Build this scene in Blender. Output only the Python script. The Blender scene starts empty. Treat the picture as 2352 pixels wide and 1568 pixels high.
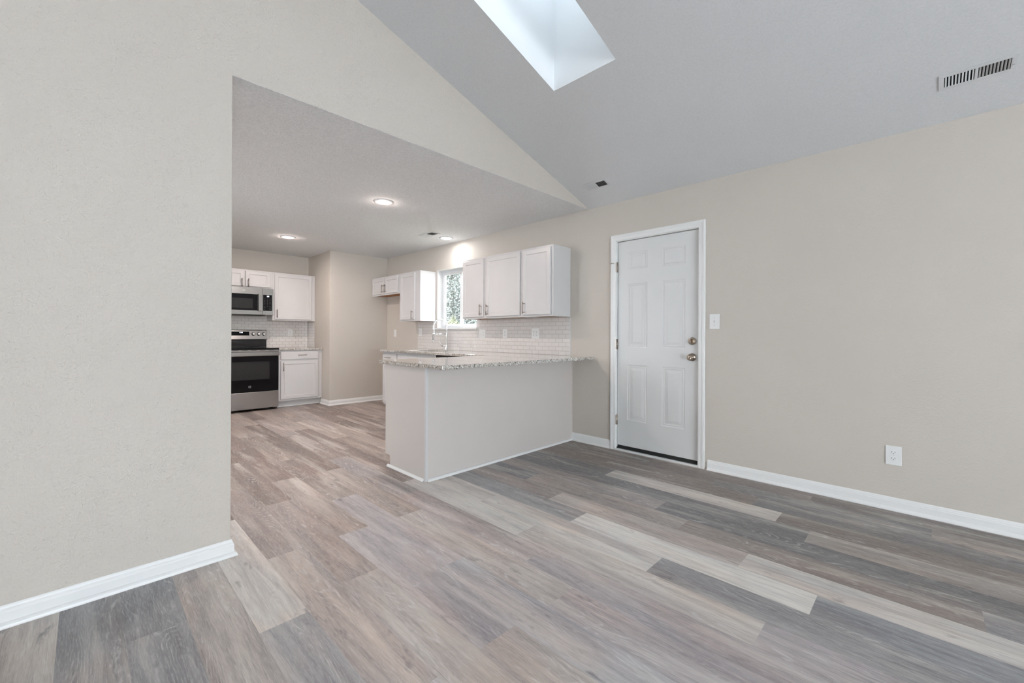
import bpy, bmesh, math, random
from mathutils import Vector, Matrix
R = math.radians
random.seed(7)
sc = bpy.context.scene
COL = sc.collection

# ------------------------------------------------------------------ camera
cam_d = bpy.data.cameras.new('camera')
cam = bpy.data.objects.new('camera', cam_d); COL.objects.link(cam)
YAW, ROLL, FPX = 0.7778, 0.0045, 967.32
Fw = Vector((-math.sin(YAW), math.cos(YAW), 0)); Rt = Vector((math.cos(YAW), math.sin(YAW), 0)); Up = Vector((0, 0, 1))
R2 = Rt * math.cos(ROLL) + Up * math.sin(ROLL); U2 = -Rt * math.sin(ROLL) + Up * math.cos(ROLL)
m = Matrix((R2, U2, -Fw)).transposed().to_4x4(); m.translation = Vector((2.519, -3.6973, 1.1263))
cam.matrix_world = m
cam_d.sensor_fit = 'HORIZONTAL'; cam_d.sensor_width = 36.0
cam_d.lens = 36.0 * FPX / 2352.0
cam_d.shift_x = 0.0; cam_d.shift_y = -15.0 / 2352.0
cam_d.clip_start = 0.05; cam_d.clip_end = 200
sc.camera = cam

# ------------------------------------------------------------------ world (overcast daylight) and exposure
SKY = 9.0
w = bpy.data.worlds.new('overcast_sky'); sc.world = w; w.use_nodes = True
wn = w.node_tree.nodes; wl = w.node_tree.links
bgn = wn['Background']; bgn.inputs['Strength'].default_value = SKY
tc = wn.new('ShaderNodeTexCoord'); sep = wn.new('ShaderNodeSeparateXYZ'); cr = wn.new('ShaderNodeValToRGB')
wl.new(tc.outputs['Generated'], sep.inputs[0]); wl.new(sep.outputs['Z'], cr.inputs[0])
cr.color_ramp.elements[0].position = 0.0; cr.color_ramp.elements[0].color = (0.79, 0.87, 0.94, 1)
cr.color_ramp.elements[1].position = 0.8; cr.color_ramp.elements[1].color = (0.87, 0.95, 1.0, 1)
wl.new(cr.outputs[0], bgn.inputs['Color'])
vs = sc.view_settings
sc.display_settings.display_device = 'sRGB'
vs.view_transform = 'Standard'; vs.look = 'None'; vs.gamma = 1.0; vs.exposure = 0.80; vs.use_curve_mapping = False

LIVING_X, LIVING_Y, RIDGE, SLOPE = 7.2, -7.8, -3.9, 0.30

# ------------------------------------------------------------------ materials
def nt(name):
    mt = bpy.data.materials.new(name); mt.use_nodes = True
    return mt, mt.node_tree.nodes, mt.node_tree.links, mt.node_tree.nodes['Principled BSDF']
def noise(n, l, vec, scale, detail=2, rough=.5, dist=0):
    t = n.new('ShaderNodeTexNoise'); t.inputs['Scale'].default_value = scale; t.inputs['Detail'].default_value = detail
    t.inputs['Roughness'].default_value = rough; t.inputs['Distortion'].default_value = dist
    l.new(vec, t.inputs['Vector']); return t.outputs['Fac']
def ramp(n, l, fac, pts):
    r = n.new('ShaderNodeValToRGB'); l.new(fac, r.inputs[0])
    e = r.color_ramp.elements
    e[0].position, e[0].color = pts[0][0], (*pts[0][1], 1)
    e[1].position, e[1].color = pts[-1][0], (*pts[-1][1], 1)
    for p, c in pts[1:-1]:
        q = e.new(p); q.color = (*c, 1)
    return r.outputs[0]
def mixc(n, l, fac, a, b, mode='MIX'):
    x = n.new('ShaderNodeMix'); x.data_type = 'RGBA'; x.blend_type = mode
    if isinstance(fac, float): x.inputs[0].default_value = fac
    else: l.new(fac, x.inputs[0])
    for i, v in ((6, a), (7, b)):
        if isinstance(v, tuple): x.inputs[i].default_value = (*v, 1)
        else: l.new(v, x.inputs[i])
    return x.outputs[2]
def mth(n, l, op, a, b=0.0, c=None):
    x = n.new('ShaderNodeMath'); x.operation = op
    for i, v in enumerate((a, b, c)):
        if v is None: continue
        if isinstance(v, (int, float)): x.inputs[i].default_value = v
        else: l.new(v, x.inputs[i])
    return x.outputs[0]
def mapping(n, l, scale=(1, 1, 1), src=None):
    mp = n.new('ShaderNodeMapping'); mp.inputs['Scale'].default_value = scale
    if src is None: src = n.new('ShaderNodeTexCoord').outputs['Object']
    l.new(src, mp.inputs['Vector']); return mp.outputs[0]
def bump(n, l, p, h, strength, dist):
    b = n.new('ShaderNodeBump'); b.inputs['Strength'].default_value = strength; b.inputs['Distance'].default_value = dist
    l.new(h, b.inputs['Height']); l.new(b.outputs[0], p.inputs['Normal'])
def simple(name, col, rough=.4, metal=0., spec=.5, mottle=0., mscale=4., bumps=None):
    mt, n, l, p = nt(name)
    p.inputs['Roughness'].default_value = rough; p.inputs['Metallic'].default_value = metal
    p.inputs['Specular IOR Level'].default_value = spec
    v = mapping(n, l)
    if mottle:
        f = noise(n, l, v, mscale, 3)
        l.new(ramp(n, l, f, [(.3, tuple(c * (1 - mottle) for c in col)), (.7, col)]), p.inputs['Base Color'])
    else: p.inputs['Base Color'].default_value = (*col, 1)
    if bumps: bump(n, l, p, noise(n, l, v, bumps[0], 3, .6), bumps[1], bumps[2])
    return mt
def wall_paint(name, col, s=1.0):
    mt, n, l, p = nt(name)
    p.inputs['Roughness'].default_value = .62; p.inputs['Specular IOR Level'].default_value = .28
    v = mapping(n, l)
    f = noise(n, l, v, 1.3, 2)
    l.new(ramp(n, l, f, [(.3, tuple(c * .975 for c in col)), (.7, col)]), p.inputs['Base Color'])
    a = noise(n, l, v, 95, 3, .6)                 # orange peel
    q = noise(n, l, v, 48, 2, .5, .5)              # flattened knock-down blobs
    qb = ramp(n, l, q, [(.53, (0, 0, 0)), (.70, (1, 1, 1))])
    h = mth(n, l, 'ADD', mth(n, l, 'MULTIPLY', a, .95), mth(n, l, 'MULTIPLY', qb, .26))
    bump(n, l, p, h, min(1.0, .5 * s), .0035 * max(1.0, s))
    return mt
M = {}
M['wall'] = wall_paint('greige_wall_paint', (.60, .552, .497))
M['wall_heavy'] = wall_paint('greige_wall_paint_coarse_texture', (.60, .552, .497), 1.45)
def ceiling_mat(name, col, sc_, st, d, dk=.93):
    mt, n, l, p = nt(name); p.inputs['Roughness'].default_value = .85; p.inputs['Specular IOR Level'].default_value = .15
    v = mapping(n, l)
    f = noise(n, l, v, sc_, 3, .7)
    l.new(ramp(n, l, f, [(.3, tuple(c * dk for c in col)), (.6, col)]), p.inputs['Base Color'])
    bump(n, l, p, f, st, d); return mt
M['ceiling'] = ceiling_mat('white_ceiling_texture', (.70, .705, .715), 90, .45, .003)
M['popcorn'] = ceiling_mat('sprayed_ceiling_texture', (.86, .86, .86), 85, .9, .010, .86)
M['shaft'] = simple('white_shaft_paint', (.80, .81, .82), .6, 0, .3, .02, 3, (60, .3, .002))
M['trim'] = simple('white_trim_paint', (.80, .80, .79), .35, 0, .5, .02, 3)
M['cab'] = simple('white_cabinet_paint', (.63, .618, .615), .32, 0, .5, .03, 5, (25, .12, .001))
M['pedestal'] = simple('white_satin_panel', (.62, .572, .54), .30, 0, .5, .03, 3, (8, .15, .002))
M['door'] = simple('white_door_paint', (.70, .70, .695), .38, 0, .5, .02, 3, (160, .15, .0006))
M['raw'] = simple('bare_cabinet_underside', (.46, .20, .075), .55, 0, .3, .25, 12)
M['plate'] = simple('white_plastic', (.80, .80, .79), .28)
M['slot'] = simple('dark_slot', (.03, .03, .03), .6)
M['void'] = simple('black_duct_shade', (.012, .012, .012), .9)
M['void_grey'] = simple('grey_duct_shade', (.22, .22, .22), .6)
M['vent'] = simple('white_enamel', (.64, .645, .655), .4)
M['grout'] = simple('tan_grout', (.50, .435, .39), .9, 0, .2, .1, 30)
M['nickel'] = simple('brushed_nickel', (.40, .36, .325), .28, 1.)
M['bronze'] = simple('antique_nickel', (.36, .30, .245), .28, 1.)
M['chrome'] = simple('chrome', (.78, .79, .80), .10, 1.)
M['black'] = simple('black_enamel', (.012, .012, .013), .12, 0, .6)
M['glass_black'] = simple('black_oven_glass', (.006, .006, .007), .06, 0, .22)
M['oven_window'] = simple('oven_window_mesh', (.028, .027, .028), .10, 0, .4, .2, 60)
M['rubber'] = simple('black_rubber', (.02, .02, .02), .7)
M['vinyl'] = simple('white_vinyl', (.72, .73, .745), .3)
M['metal_sink'] = simple('satin_steel', (.55, .55, .55), .3, 1.)
M['digit'] = None
def steel():
    mt, n, l, p = nt('stainless_steel'); p.inputs['Metallic'].default_value = 1.
    v = mapping(n, l, (6, 6, 220))
    f = noise(n, l, v, 4, 2)
    l.new(ramp(n, l, f, [(.2, (.40, .39, .38)), (.8, (.50, .49, .48))]), p.inputs['Base Color'])
    l.new(mth(n, l, 'ADD', mth(n, l, 'MULTIPLY', f, .10), .17), p.inputs['Roughness'])
    return mt
M['steel'] = steel()
def tile_mat():
    mt, n, l, p = nt('glazed_white_tile'); p.inputs['Roughness'].default_value = .10
    at = n.new('ShaderNodeAttribute'); at.attribute_name = 'tone'
    l.new(at.outputs['Color'], p.inputs['Base Color']); return mt
M['tile'] = tile_mat()
def granite():
    mt, n, l, p = nt('speckled_granite'); p.inputs['Roughness'].default_value = .10; p.inputs['Specular IOR Level'].default_value = .6
    p.inputs['Coat Weight'].default_value = 1.0; p.inputs['Coat IOR'].default_value = 1.9; p.inputs['Coat Roughness'].default_value = .03
    v = mapping(n, l)
    a = noise(n, l, v, 95, 4, .75); b = noise(n, l, v, 120, 3, .7, .6); c = noise(n, l, v, 38, 3, .7); e = noise(n, l, v, 70, 3, .7, 1.)
    base = ramp(n, l, c, [(.38, (.42, .385, .335)), (.58, (.70, .68, .635))])
    base = mixc(n, l, ramp(n, l, a, [(.52, (0, 0, 0)), (.57, (1, 1, 1))]), base, (.24, .205, .175))
    base = mixc(n, l, ramp(n, l, e, [(.57, (0, 0, 0)), (.61, (1, 1, 1))]), base, (.74, .73, .70))
    base = mixc(n, l, ramp(n, l, b, [(.555, (0, 0, 0)), (.59, (1, 1, 1))]), base, (.022, .021, .023))
    l.new(base, p.inputs['Base Color']); return mt
M['granite'] = granite()
def pane(name, refl, tint=(1, 1, 1)):
    mt, n, l, p = nt(name); n.remove(p)
    t = n.new('ShaderNodeBsdfTransparent'); t.inputs[0].default_value = (*tint, 1)
    g = n.new('ShaderNodeBsdfGlossy'); g.inputs['Roughness'].default_value = .02
    fr = n.new('ShaderNodeLayerWeight'); fr.inputs[0].default_value = .5
    f5 = mth(n, l, 'POWER', fr.outputs['Facing'], 4.0)
    mx = n.new('ShaderNodeMixShader'); l.new(mth(n, l, 'ADD', mth(n, l, 'MULTIPLY', f5, .6 * refl), .03 * refl), mx.inputs[0])
    l.new(t.outputs[0], mx.inputs[1]); l.new(g.outputs[0], mx.inputs[2])
    l.new(mx.outputs[0], n['Material Output'].inputs[0]); return mt
M['acrylic'] = pane('skylight_acrylic', 1.0, (.50, .515, .525))
M['pane'] = pane('window_glass', 1.0, (.985, .985, .985))
def emit(name, col, s):
    mt, n, l, p = nt(name); p.inputs['Base Color'].default_value = (*col, 1)
    p.inputs['Emission Color'].default_value = (*col, 1); p.inputs['Emission Strength'].default_value = s; return mt
M['lens'] = emit('lit_lamp_lens', (1, .97, .93), 9.0)
M['digit'] = emit('lit_display', (.75, .85, 1), 2.5)
def wood_floor():
    mt, n, l, p = nt('vinyl_plank_floor')
    at = n.new('ShaderNodeAttribute'); at.attribute_name = 'tone'
    tcn = n.new('ShaderNodeTexCoord').outputs['Object']
    off = n.new('ShaderNodeCombineXYZ')
    l.new(mth(n, l, 'MULTIPLY', at.outputs['Alpha'], 37.3), off.inputs[0])
    l.new(mth(n, l, 'MULTIPLY', at.outputs['Alpha'], 11.9), off.inputs[1])
    l.new(mth(n, l, 'MULTIPLY', at.outputs['Alpha'], 23.1), off.inputs[2])
    add = n.new('ShaderNodeVectorMath'); add.operation = 'ADD'; l.new(tcn, add.inputs[0]); l.new(off.outputs[0], add.inputs[1])
    v = add.outputs[0]
    def mp(s): return mapping(n, l, s, v)
    broad = noise(n, l, mp((1.1, 9.5, 1)), 1.0, 3, .55, .4)
    mid = noise(n, l, mp((2.6, 34, 1)), 1.0, 4, .62, .5)
    fine = noise(n, l, mp((14, 300, 1)), 1.0, 3, .6)
    blot = noise(n, l, mp((5, 14, 1)), 1.0, 3, .6)
    hue = noise(n, l, mp((1.6, 5, 1)), 1.0, 2, .5)
    mott = noise(n, l, mp((26, 240, 1)), 1.0, 3, .7)
    pore = noise(n, l, mp((9, 130, 1)), 1.0, 3, .6)
    c = at.outputs['Color']
    c = mixc(n, l, mth(n, l, 'MULTIPLY', ramp(n, l, broad, [(.36, (1, 1, 1)), (.58, (0, 0, 0))]), .62), c, mixc(n, l, 1.0, c, (.62, .62, .66), 'MULTIPLY'))
    c = mixc(n, l, mth(n, l, 'MULTIPLY', ramp(n, l, broad, [(.54, (0, 0, 0)), (.72, (1, 1, 1))]), .50), c, (.70, .66, .615))
    c = mixc(n, l, mth(n, l, 'MULTIPLY', ramp(n, l, hue, [(.48, (0, 0, 0)), (.66, (1, 1, 1))]), .38), c, mixc(n, l, 1.0, c, (1.08, .90, .80), 'MULTIPLY'))
    c = mixc(n, l, mth(n, l, 'MULTIPLY', ramp(n, l, mid, [(.36, (1, 1, 1)), (.55, (0, 0, 0))]), .50), c, mixc(n, l, 1.0, c, (.55, .54, .56), 'MULTIPLY'))
    # dark knots and heart streaks
    c = mixc(n, l, mth(n, l, 'MULTIPLY', ramp(n, l, blot, [(.27, (1, 1, 1)), (.36, (0, 0, 0))]), .6), c, (.15, .135, .14))
    # cathedral figure: whitish limed lines
    wob = noise(n, l, mp((1.0, 6.5, 1)), 1.0, 1, .45, .25)
    wob2 = noise(n, l, mp((14, 46, 1)), 1.0, 2, .5)
    sx = n.new('ShaderNodeSeparateXYZ'); l.new(v, sx.inputs[0])
    ph = mth(n, l, 'ADD', mth(n, l, 'MULTIPLY', wob, 210.0), mth(n, l, 'MULTIPLY', sx.outputs[1], 210.0))
    ph = mth(n, l, 'ADD', ph, mth(n, l, 'MULTIPLY', wob2, 4.5))
    sn = mth(n, l, 'SINE', ph)
    line = ramp(n, l, sn, [(.35, (0, 0, 0)), (.95, (1, 1, 1))])
    msk = noise(n, l, mp((1.8, 13, 1)), 1.0, 1, .5)
    msk = ramp(n, l, msk, [(.46, (.18, .18, .18)), (.60, (1, 1, 1))])
    msk2 = ramp(n, l, noise(n, l, mp((16, 60, 1)), 1.0, 2, .6), [(.40, (0, 0, 0)), (.62, (1, 1, 1))])
    lf = mth(n, l, 'MULTIPLY', mth(n, l, 'MULTIPLY', line, msk), mth(n, l, 'MULTIPLY', msk2, .38))
    c = mixc(n, l, lf, c, (.82, .81, .81))
    c = mixc(n, l, mth(n, l, 'MULTIPLY', ramp(n, l, fine, [(.35, (1, 1, 1)), (.6, (0, 0, 0))]), .30), c, mixc(n, l, 1.0, c, (.6, .6, .6), 'MULTIPLY'))
    c = mixc(n, l, mth(n, l, 'MULTIPLY', ramp(n, l, pore, [(.30, (1, 1, 1)), (.44, (0, 0, 0))]), .42), c, mixc(n, l, 1.0, c, (.55, .53, .53), 'MULTIPLY'))
    c = mixc(n, l, mth(n, l, 'MULTIPLY', ramp(n, l, mott, [(.5, (0, 0, 0)), (.7, (1, 1, 1))]), .28), c, (.74, .71, .69))
    l.new(c, p.inputs['Base Color'])
    l.new(mth(n, l, 'ADD', mth(n, l, 'MULTIPLY', mid, .14), .36), p.inputs['Roughness'])
    p.inputs['Specular IOR Level'].default_value = .42
    h = mth(n, l, 'ADD', fine, mth(n, l, 'MULTIPLY', mid, .6))
    bump(n, l, p, h, .22, .0012)
    return mt
M['floor'] = wood_floor()
M['leaf'] = simple('evergreen_leaf', (.20, .22, .20), .6, 0, .3, .5, 3)
M['leaf_pale'] = simple('pale_shrub_leaf', (.27, .28, .19), .6, 0, .3, .5, 4)
M['bark'] = simple('grey_bark', (.12, .095, .075), .9, 0, .2, .4, 9)
M['grass'] = simple('dry_lawn', (.12, .12, .06), .95, 0, .1, .4, 2)
M['fence'] = simple('weathered_fence', (.15, .12, .10), .9, 0, .1, .3, 6)

# ------------------------------------------------------------------ helpers
def link(name, mesh, mat, parent=None, bev=0, smooth=False):
    o = bpy.data.objects.new(name, mesh); COL.objects.link(o)
    if mat is not None:
        for q in (mat if isinstance(mat, (list, tuple)) else [mat]): mesh.materials.append(q)
    if parent: o.parent = parent
    if smooth:
        for pl in mesh.polygons: pl.use_smooth = True
    if bev:
        b = o.modifiers.new('edge_bevel', 'BEVEL'); b.width = bev; b.segments = 2; b.limit_method = 'ANGLE'; b.angle_limit = R(40)
    return o
class MB:
    def __init__(s): s.bm = bmesh.new()
    def box(s, x0, x1, y0, y1, z0, z1, mi=0):
        v = [s.bm.verts.new((x, y, z)) for x in (x0, x1) for y in (y0, y1) for z in (z0, z1)]
        for f in ((0, 1, 3, 2), (4, 6, 7, 5), (0, 4, 5, 1), (2, 3, 7, 6), (0, 2, 6, 4), (1, 5, 7, 3)):
            fc = s.bm.faces.new([v[i] for i in f]); fc.material_index = mi
        return s
    def poly(s, pts, mi=0):
        f = s.bm.faces.new([s.bm.verts.new(p) for p in pts]); f.material_index = mi; return s
    def prism(s, pts, d, mi=0):           # polygon pts (3D) extruded along vector d
        a = [s.bm.verts.new(p) for p in pts]; b = [s.bm.verts.new(Vector(p) + Vector(d)) for p in pts]
        n = len(a)
        for f in ([s.bm.faces.new(a), s.bm.faces.new(b[::-1])] + [s.bm.faces.new((a[i], b[i], b[(i + 1) % n], a[(i + 1) % n])) for i in range(n)]): f.material_index = mi
        return s
    def cyl(s, p0, p1, r0, r1=None, n=16, mi=0, caps=True):
        r1 = r0 if r1 is None else r1
        p0 = Vector(p0); p1 = Vector(p1); d = (p1 - p0).normalized()
        u = d.orthogonal().normalized(); w_ = d.cross(u)
        A = []; B = []
        for i in range(n):
            c, t = math.cos(2 * math.pi * i / n), math.sin(2 * math.pi * i / n)
            A.append(s.bm.verts.new(p0 + (u * c + w_ * t) * r0)); B.append(s.bm.verts.new(p1 + (u * c + w_ * t) * r1))
        for i in range(n):
            f = s.bm.faces.new((A[i], A[(i + 1) % n], B[(i + 1) % n], B[i])); f.material_index = mi; f.smooth = True
        if caps:
            for q in (A[::-1], B):
                f = s.bm.faces.new(q); f.material_index = mi
        return s
    def lathe(s, prof, org, axis, n=28, mi=0):     # prof: list of (r, t) along axis
        org = Vector(org); d = Vector(axis).normalized(); u = d.orthogonal().normalized(); w_ = d.cross(u)
        rows = []
        for r, t in prof:
            if r < 1e-6: rows.append([s.bm.verts.new(org + d * t)])
            else: rows.append([s.bm.verts.new(org + d * t + (u * math.cos(2 * math.pi * i / n) + w_ * math.sin(2 * math.pi * i / n)) * r) for i in range(n)])
        for a, b in zip(rows, rows[1:]):
            for i in range(n):
                j = (i + 1) % n
                if len(a) == 1 and len(b) == 1: continue
                vs_ = (a[0], b[i], b[j]) if len(a) == 1 else ((a[i], a[j], b[0]) if len(b) == 1 else (a[i], a[j], b[j], b[i]))
                f = s.bm.faces.new(vs_); f.material_index = mi; f.smooth = True
        return s
    def tube(s, pts, r, n=10, mi=0):
        pts = [Vector(p) for p in pts]; rings = []
        prev = None
        for i, p in enumerate(pts):
            d = (pts[min(i + 1, len(pts) - 1)] - pts[max(i - 1, 0)]).normalized()
            u = d.orthogonal().normalized() if prev is None else (prev - d * prev.dot(d)).normalized()
            prev = u; w_ = d.cross(u)
            rr = r[i] if isinstance(r, (list, tuple)) else r
            rings.append([s.bm.verts.new(p + (u * math.cos(2 * math.pi * k / n) + w_ * math.sin(2 * math.pi * k / n)) * rr) for k in range(n)])
        for a, b in zip(rings, rings[1:]):
            for k in range(n):
                f = s.bm.faces.new((a[k], a[(k + 1) % n], b[(k + 1) % n], b[k])); f.smooth = True; f.material_index = mi
        s.bm.faces.new(rings[0][::-1]).material_index = mi; s.bm.faces.new(rings[-1]).material_index = mi
        return s
    def build(s, name, mat, parent=None, bev=0):
        bmesh.ops.recalc_face_normals(s.bm, faces=s.bm.faces)
        me = bpy.data.meshes.new(name); s.bm.to_mesh(me); s.bm.free()
        return link(name, me, mat, parent, bev)
def cells(xs, ys, filled, lo, hi):
    """plate made of grid cells (shared vertices); lo / hi give the two faces as functions of (x, y) returning a point"""
    bm = bmesh.new(); A = {}; B = {}
    def g(D, fn, i, j):
        if (i, j) not in D: D[(i, j)] = bm.verts.new(fn(xs[i], ys[j]))
        return D[(i, j)]
    for i in range(len(xs) - 1):
        for j in range(len(ys) - 1):
            if not filled(i, j): continue
            q = ((i, j), (i + 1, j), (i + 1, j + 1), (i, j + 1))
            bm.faces.new([g(A, lo, *k) for k in q]); bm.faces.new([g(B, hi, *k) for k in q][::-1])
            for (a, b, di, dj) in ((q[0], q[1], 0, -1), (q[1], q[2], 1, 0), (q[2], q[3], 0, 1), (q[3], q[0], -1, 0)):
                ii, jj = i + di, j + dj
                if not (0 <= ii < len(xs) - 1 and 0 <= jj < len(ys) - 1 and filled(ii, jj)):
                    bm.faces.new((g(A, lo, *a), g(A, lo, *b), g(B, hi, *b), g(B, hi, *a)))
    bmesh.ops.recalc_face_normals(bm, faces=bm.faces)
    me = bpy.data.meshes.new('plate'); bm.to_mesh(me); bm.free(); return me
def sweep(name, prof, path, fn, mat, parent=None, side=1):
    """profile (offset, height) swept along a 2D path with mitred corners; fn(px, py, h) -> 3D point"""
    P = [Vector(p) for p in path]; bm = bmesh.new(); rows = []
    for i, p in enumerate(P):
        ns = []
        if i > 0: d = (P[i] - P[i - 1]).normalized(); ns.append(Vector((-d.y, d.x)) * side)
        if i < len(P) - 1: d = (P[i + 1] - P[i]).normalized(); ns.append(Vector((-d.y, d.x)) * side)
        nn = sum(ns, Vector((0, 0))).normalized(); k = 1.0 / max(.2, nn.dot(ns[0]))
        rows.append([bm.verts.new(fn(*(p + nn * k * o), h)) for o, h in prof])
    for a, b in zip(rows, rows[1:]):
        for i in range(len(prof)):
            j = (i + 1) % len(prof); bm.faces.new((a[i], a[j], b[j], b[i]))
    bm.faces.new(rows[0][::-1]); bm.faces.new(rows[-1])
    bmesh.ops.recalc_face_normals(bm, faces=bm.faces)
    me = bpy.data.meshes.new(name); bm.to_mesh(me); bm.free()
    return link(name, me, mat, parent)
def tag(o, label=None, cat=None, group=None, kind=None):
    if label: o['label'] = label
    if cat: o['category'] = cat
    if group: o['group'] = group
    if kind: o['kind'] = kind
    return o
def thing(name, label, cat, loc=(0, 0, 0), rz=0, group=None, kind=None):
    o = bpy.data.objects.new(name, None); COL.objects.link(o); o.empty_display_size = .05
    o.location = loc; o.rotation_euler = (0, 0, rz); return tag(o, label, cat, group, kind)
def copy_tree(o, parent=None):
    c = o.copy(); COL.objects.link(c)
    if parent: c.parent = parent
    for ch in list(o.children): copy_tree(ch, c)
    return c
def struct(o, label=None): return tag(o, label, None, None, 'structure')
ID = lambda x, y, z: (x, y, z)

# ================================================================== SETTING
SXW, ALX, ALY, LCY, KH = -5.09, -4.1754, -.987, -3.172, 2.44
def zs(y): return KH - SLOPE * y if y > RIDGE else KH - SLOPE * RIDGE + SLOPE * (y - RIDGE)

# floor: one mesh of planks, each plank carries its own tone
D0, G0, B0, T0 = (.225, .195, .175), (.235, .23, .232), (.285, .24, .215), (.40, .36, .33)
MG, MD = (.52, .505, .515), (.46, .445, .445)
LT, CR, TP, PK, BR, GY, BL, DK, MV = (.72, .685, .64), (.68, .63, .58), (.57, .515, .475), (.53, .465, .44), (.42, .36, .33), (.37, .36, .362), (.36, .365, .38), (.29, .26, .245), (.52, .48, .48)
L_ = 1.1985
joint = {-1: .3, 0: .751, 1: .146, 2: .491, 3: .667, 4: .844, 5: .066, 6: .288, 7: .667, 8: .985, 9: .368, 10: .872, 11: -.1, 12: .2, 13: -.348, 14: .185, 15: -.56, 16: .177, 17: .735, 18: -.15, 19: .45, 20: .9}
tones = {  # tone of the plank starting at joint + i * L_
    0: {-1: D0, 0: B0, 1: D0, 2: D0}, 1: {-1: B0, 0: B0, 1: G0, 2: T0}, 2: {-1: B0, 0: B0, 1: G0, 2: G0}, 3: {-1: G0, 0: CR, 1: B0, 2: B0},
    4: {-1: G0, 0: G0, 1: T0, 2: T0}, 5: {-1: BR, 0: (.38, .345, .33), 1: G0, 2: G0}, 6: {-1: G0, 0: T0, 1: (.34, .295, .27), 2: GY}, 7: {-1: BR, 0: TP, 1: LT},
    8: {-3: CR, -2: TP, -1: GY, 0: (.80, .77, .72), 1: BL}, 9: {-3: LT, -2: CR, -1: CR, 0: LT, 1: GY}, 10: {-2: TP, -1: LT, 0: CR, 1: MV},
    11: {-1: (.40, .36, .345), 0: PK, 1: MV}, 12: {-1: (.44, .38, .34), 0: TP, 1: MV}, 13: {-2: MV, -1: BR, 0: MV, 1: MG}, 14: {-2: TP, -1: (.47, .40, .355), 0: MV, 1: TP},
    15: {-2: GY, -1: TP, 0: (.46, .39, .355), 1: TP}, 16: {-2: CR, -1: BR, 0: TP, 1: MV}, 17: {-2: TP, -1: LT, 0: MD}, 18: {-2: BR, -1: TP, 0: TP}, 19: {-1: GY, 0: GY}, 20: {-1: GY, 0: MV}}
rng = random.Random(3)
bm = bmesh.new(); lay = bm.loops.layers.float_color.new('tone')
def plank(x0, x1, y0, y1, tone, seed):
    x0 = max(x0, -5.2); x1 = min(x1, 7.32)
    if x1 - x0 < .005: return
    f = bm.faces.new([bm.verts.new(p) for p in ((x0, y0, 0), (x1, y0, 0), (x1, y1, 0), (x0, y1, 0))])
    for lp in f.loops: lp[lay] = (*tone, seed)
for k in range(-1, 45):
    y1 = -.037 - .1775 * k; y0 = y1 - .1775
    j = joint.get(k, rng.uniform(0, 1.2))
    for i in range(-7, 9):
        t = tones.get(k, {}).get(i) or rng.choice([LT, CR, TP, TP, PK, BR, BR, GY, MV, MV])
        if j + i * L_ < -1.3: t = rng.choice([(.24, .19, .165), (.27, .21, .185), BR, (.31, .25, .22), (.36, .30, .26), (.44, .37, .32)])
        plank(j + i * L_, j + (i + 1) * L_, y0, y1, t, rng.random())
for (x0, x1) in ((-5.2, 7.32),):     # body of the floor below the wear layer
    v = [bm.verts.new((x, y, z)) for x in (x0, x1) for y in (-8.02, .1405) for z in (-.06, -.002)]
    for f in ((0, 1, 3, 2), (4, 6, 7, 5), (0, 4, 5, 1), (2, 3, 7, 6), (0, 2, 6, 4), (1, 5, 7, 3)): bm.faces.new([v[i] for i in f])
bmesh.ops.recalc_face_normals(bm, faces=bm.faces)
for f in bm.faces:
    if abs(f.calc_center_median().z) < 1e-4 and f.normal.z < 0: f.normal_flip()
me = bpy.data.meshes.new('floor'); bm.to_mesh(me); bm.free()
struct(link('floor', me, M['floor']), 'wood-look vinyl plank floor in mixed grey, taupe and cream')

# right-hand (north) wall with kitchen window and entry door openings
WX0, WX1, WZ0, WZ1 = -2.69, -1.79, 1.205, 2.06
DX0, DX1, DZ1 = .327, 1.124, 2.052
me = cells([-4.3, WX0, WX1, DX0 - .02, DX1 + .02, LIVING_X + .14], [-.03, WZ0, DZ1 + .02, WZ1 + .02, 2.60],
           lambda i, j: not ((i == 1 and j in (1, 2)) or (i == 3 and j in (0, 1))),
           lambda x, z: (x, 0, z), lambda x, z: (x, .14, z))
struct(link('wall_right', me, M['wall']), 'long greige wall with entry door and kitchen window')
# left wall: solid part, and the gable above the wide opening
pts = [(0, LIVING_Y - .1, -.03), (0, LCY, -.03), (0, LCY, KH + .0021), (0, -.001, KH + .0021), (0, -.001, zs(0) + .03), (0, RIDGE, zs(RIDGE) + .04), (0, LIVING_Y - .1, KH)]
mb = MB(); mb.prism(pts, (-.115, 0, 0))
wl_ = struct(mb.build('wall_left', M['wall_heavy'], None, .004), 'pale textured wall and gable over the kitchen opening')
# kitchen enclosure
struct(MB().box(SXW - .12, SXW, -4.6, ALY, -.03, 2.56).build('wall_kitchen_far', M['wall']), 'far kitchen wall behind the range')
struct(MB().box(SXW - .12, ALX, ALY, -.0005, -.03, 2.56).build('wall_kitchen_corner', M['wall'], None, .004), 'boxed-out greige wall corner beside the refrigerator space')
me = cells([SXW - .12, -2.7, -1.6, -.1155], [-.03, .8, 2.1, 2.56], lambda i, j: not (i == 1 and j == 1), lambda x, z: (x, -4.5, z), lambda x, z: (x, -4.64, z))
struct(link('wall_kitchen_left', me, M['wall']))
struct(MB().box(SXW - .12, -.0006, -4.55, .1, KH, KH + .002).build('ceiling_kitchen', M['popcorn']), 'flat sprayed-texture kitchen ceiling')
struct(MB().box(SXW - .12, -.116, -4.55, .1, KH + .0021, KH + .12).build('ceiling_kitchen_slab', M['popcorn']))
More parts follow.
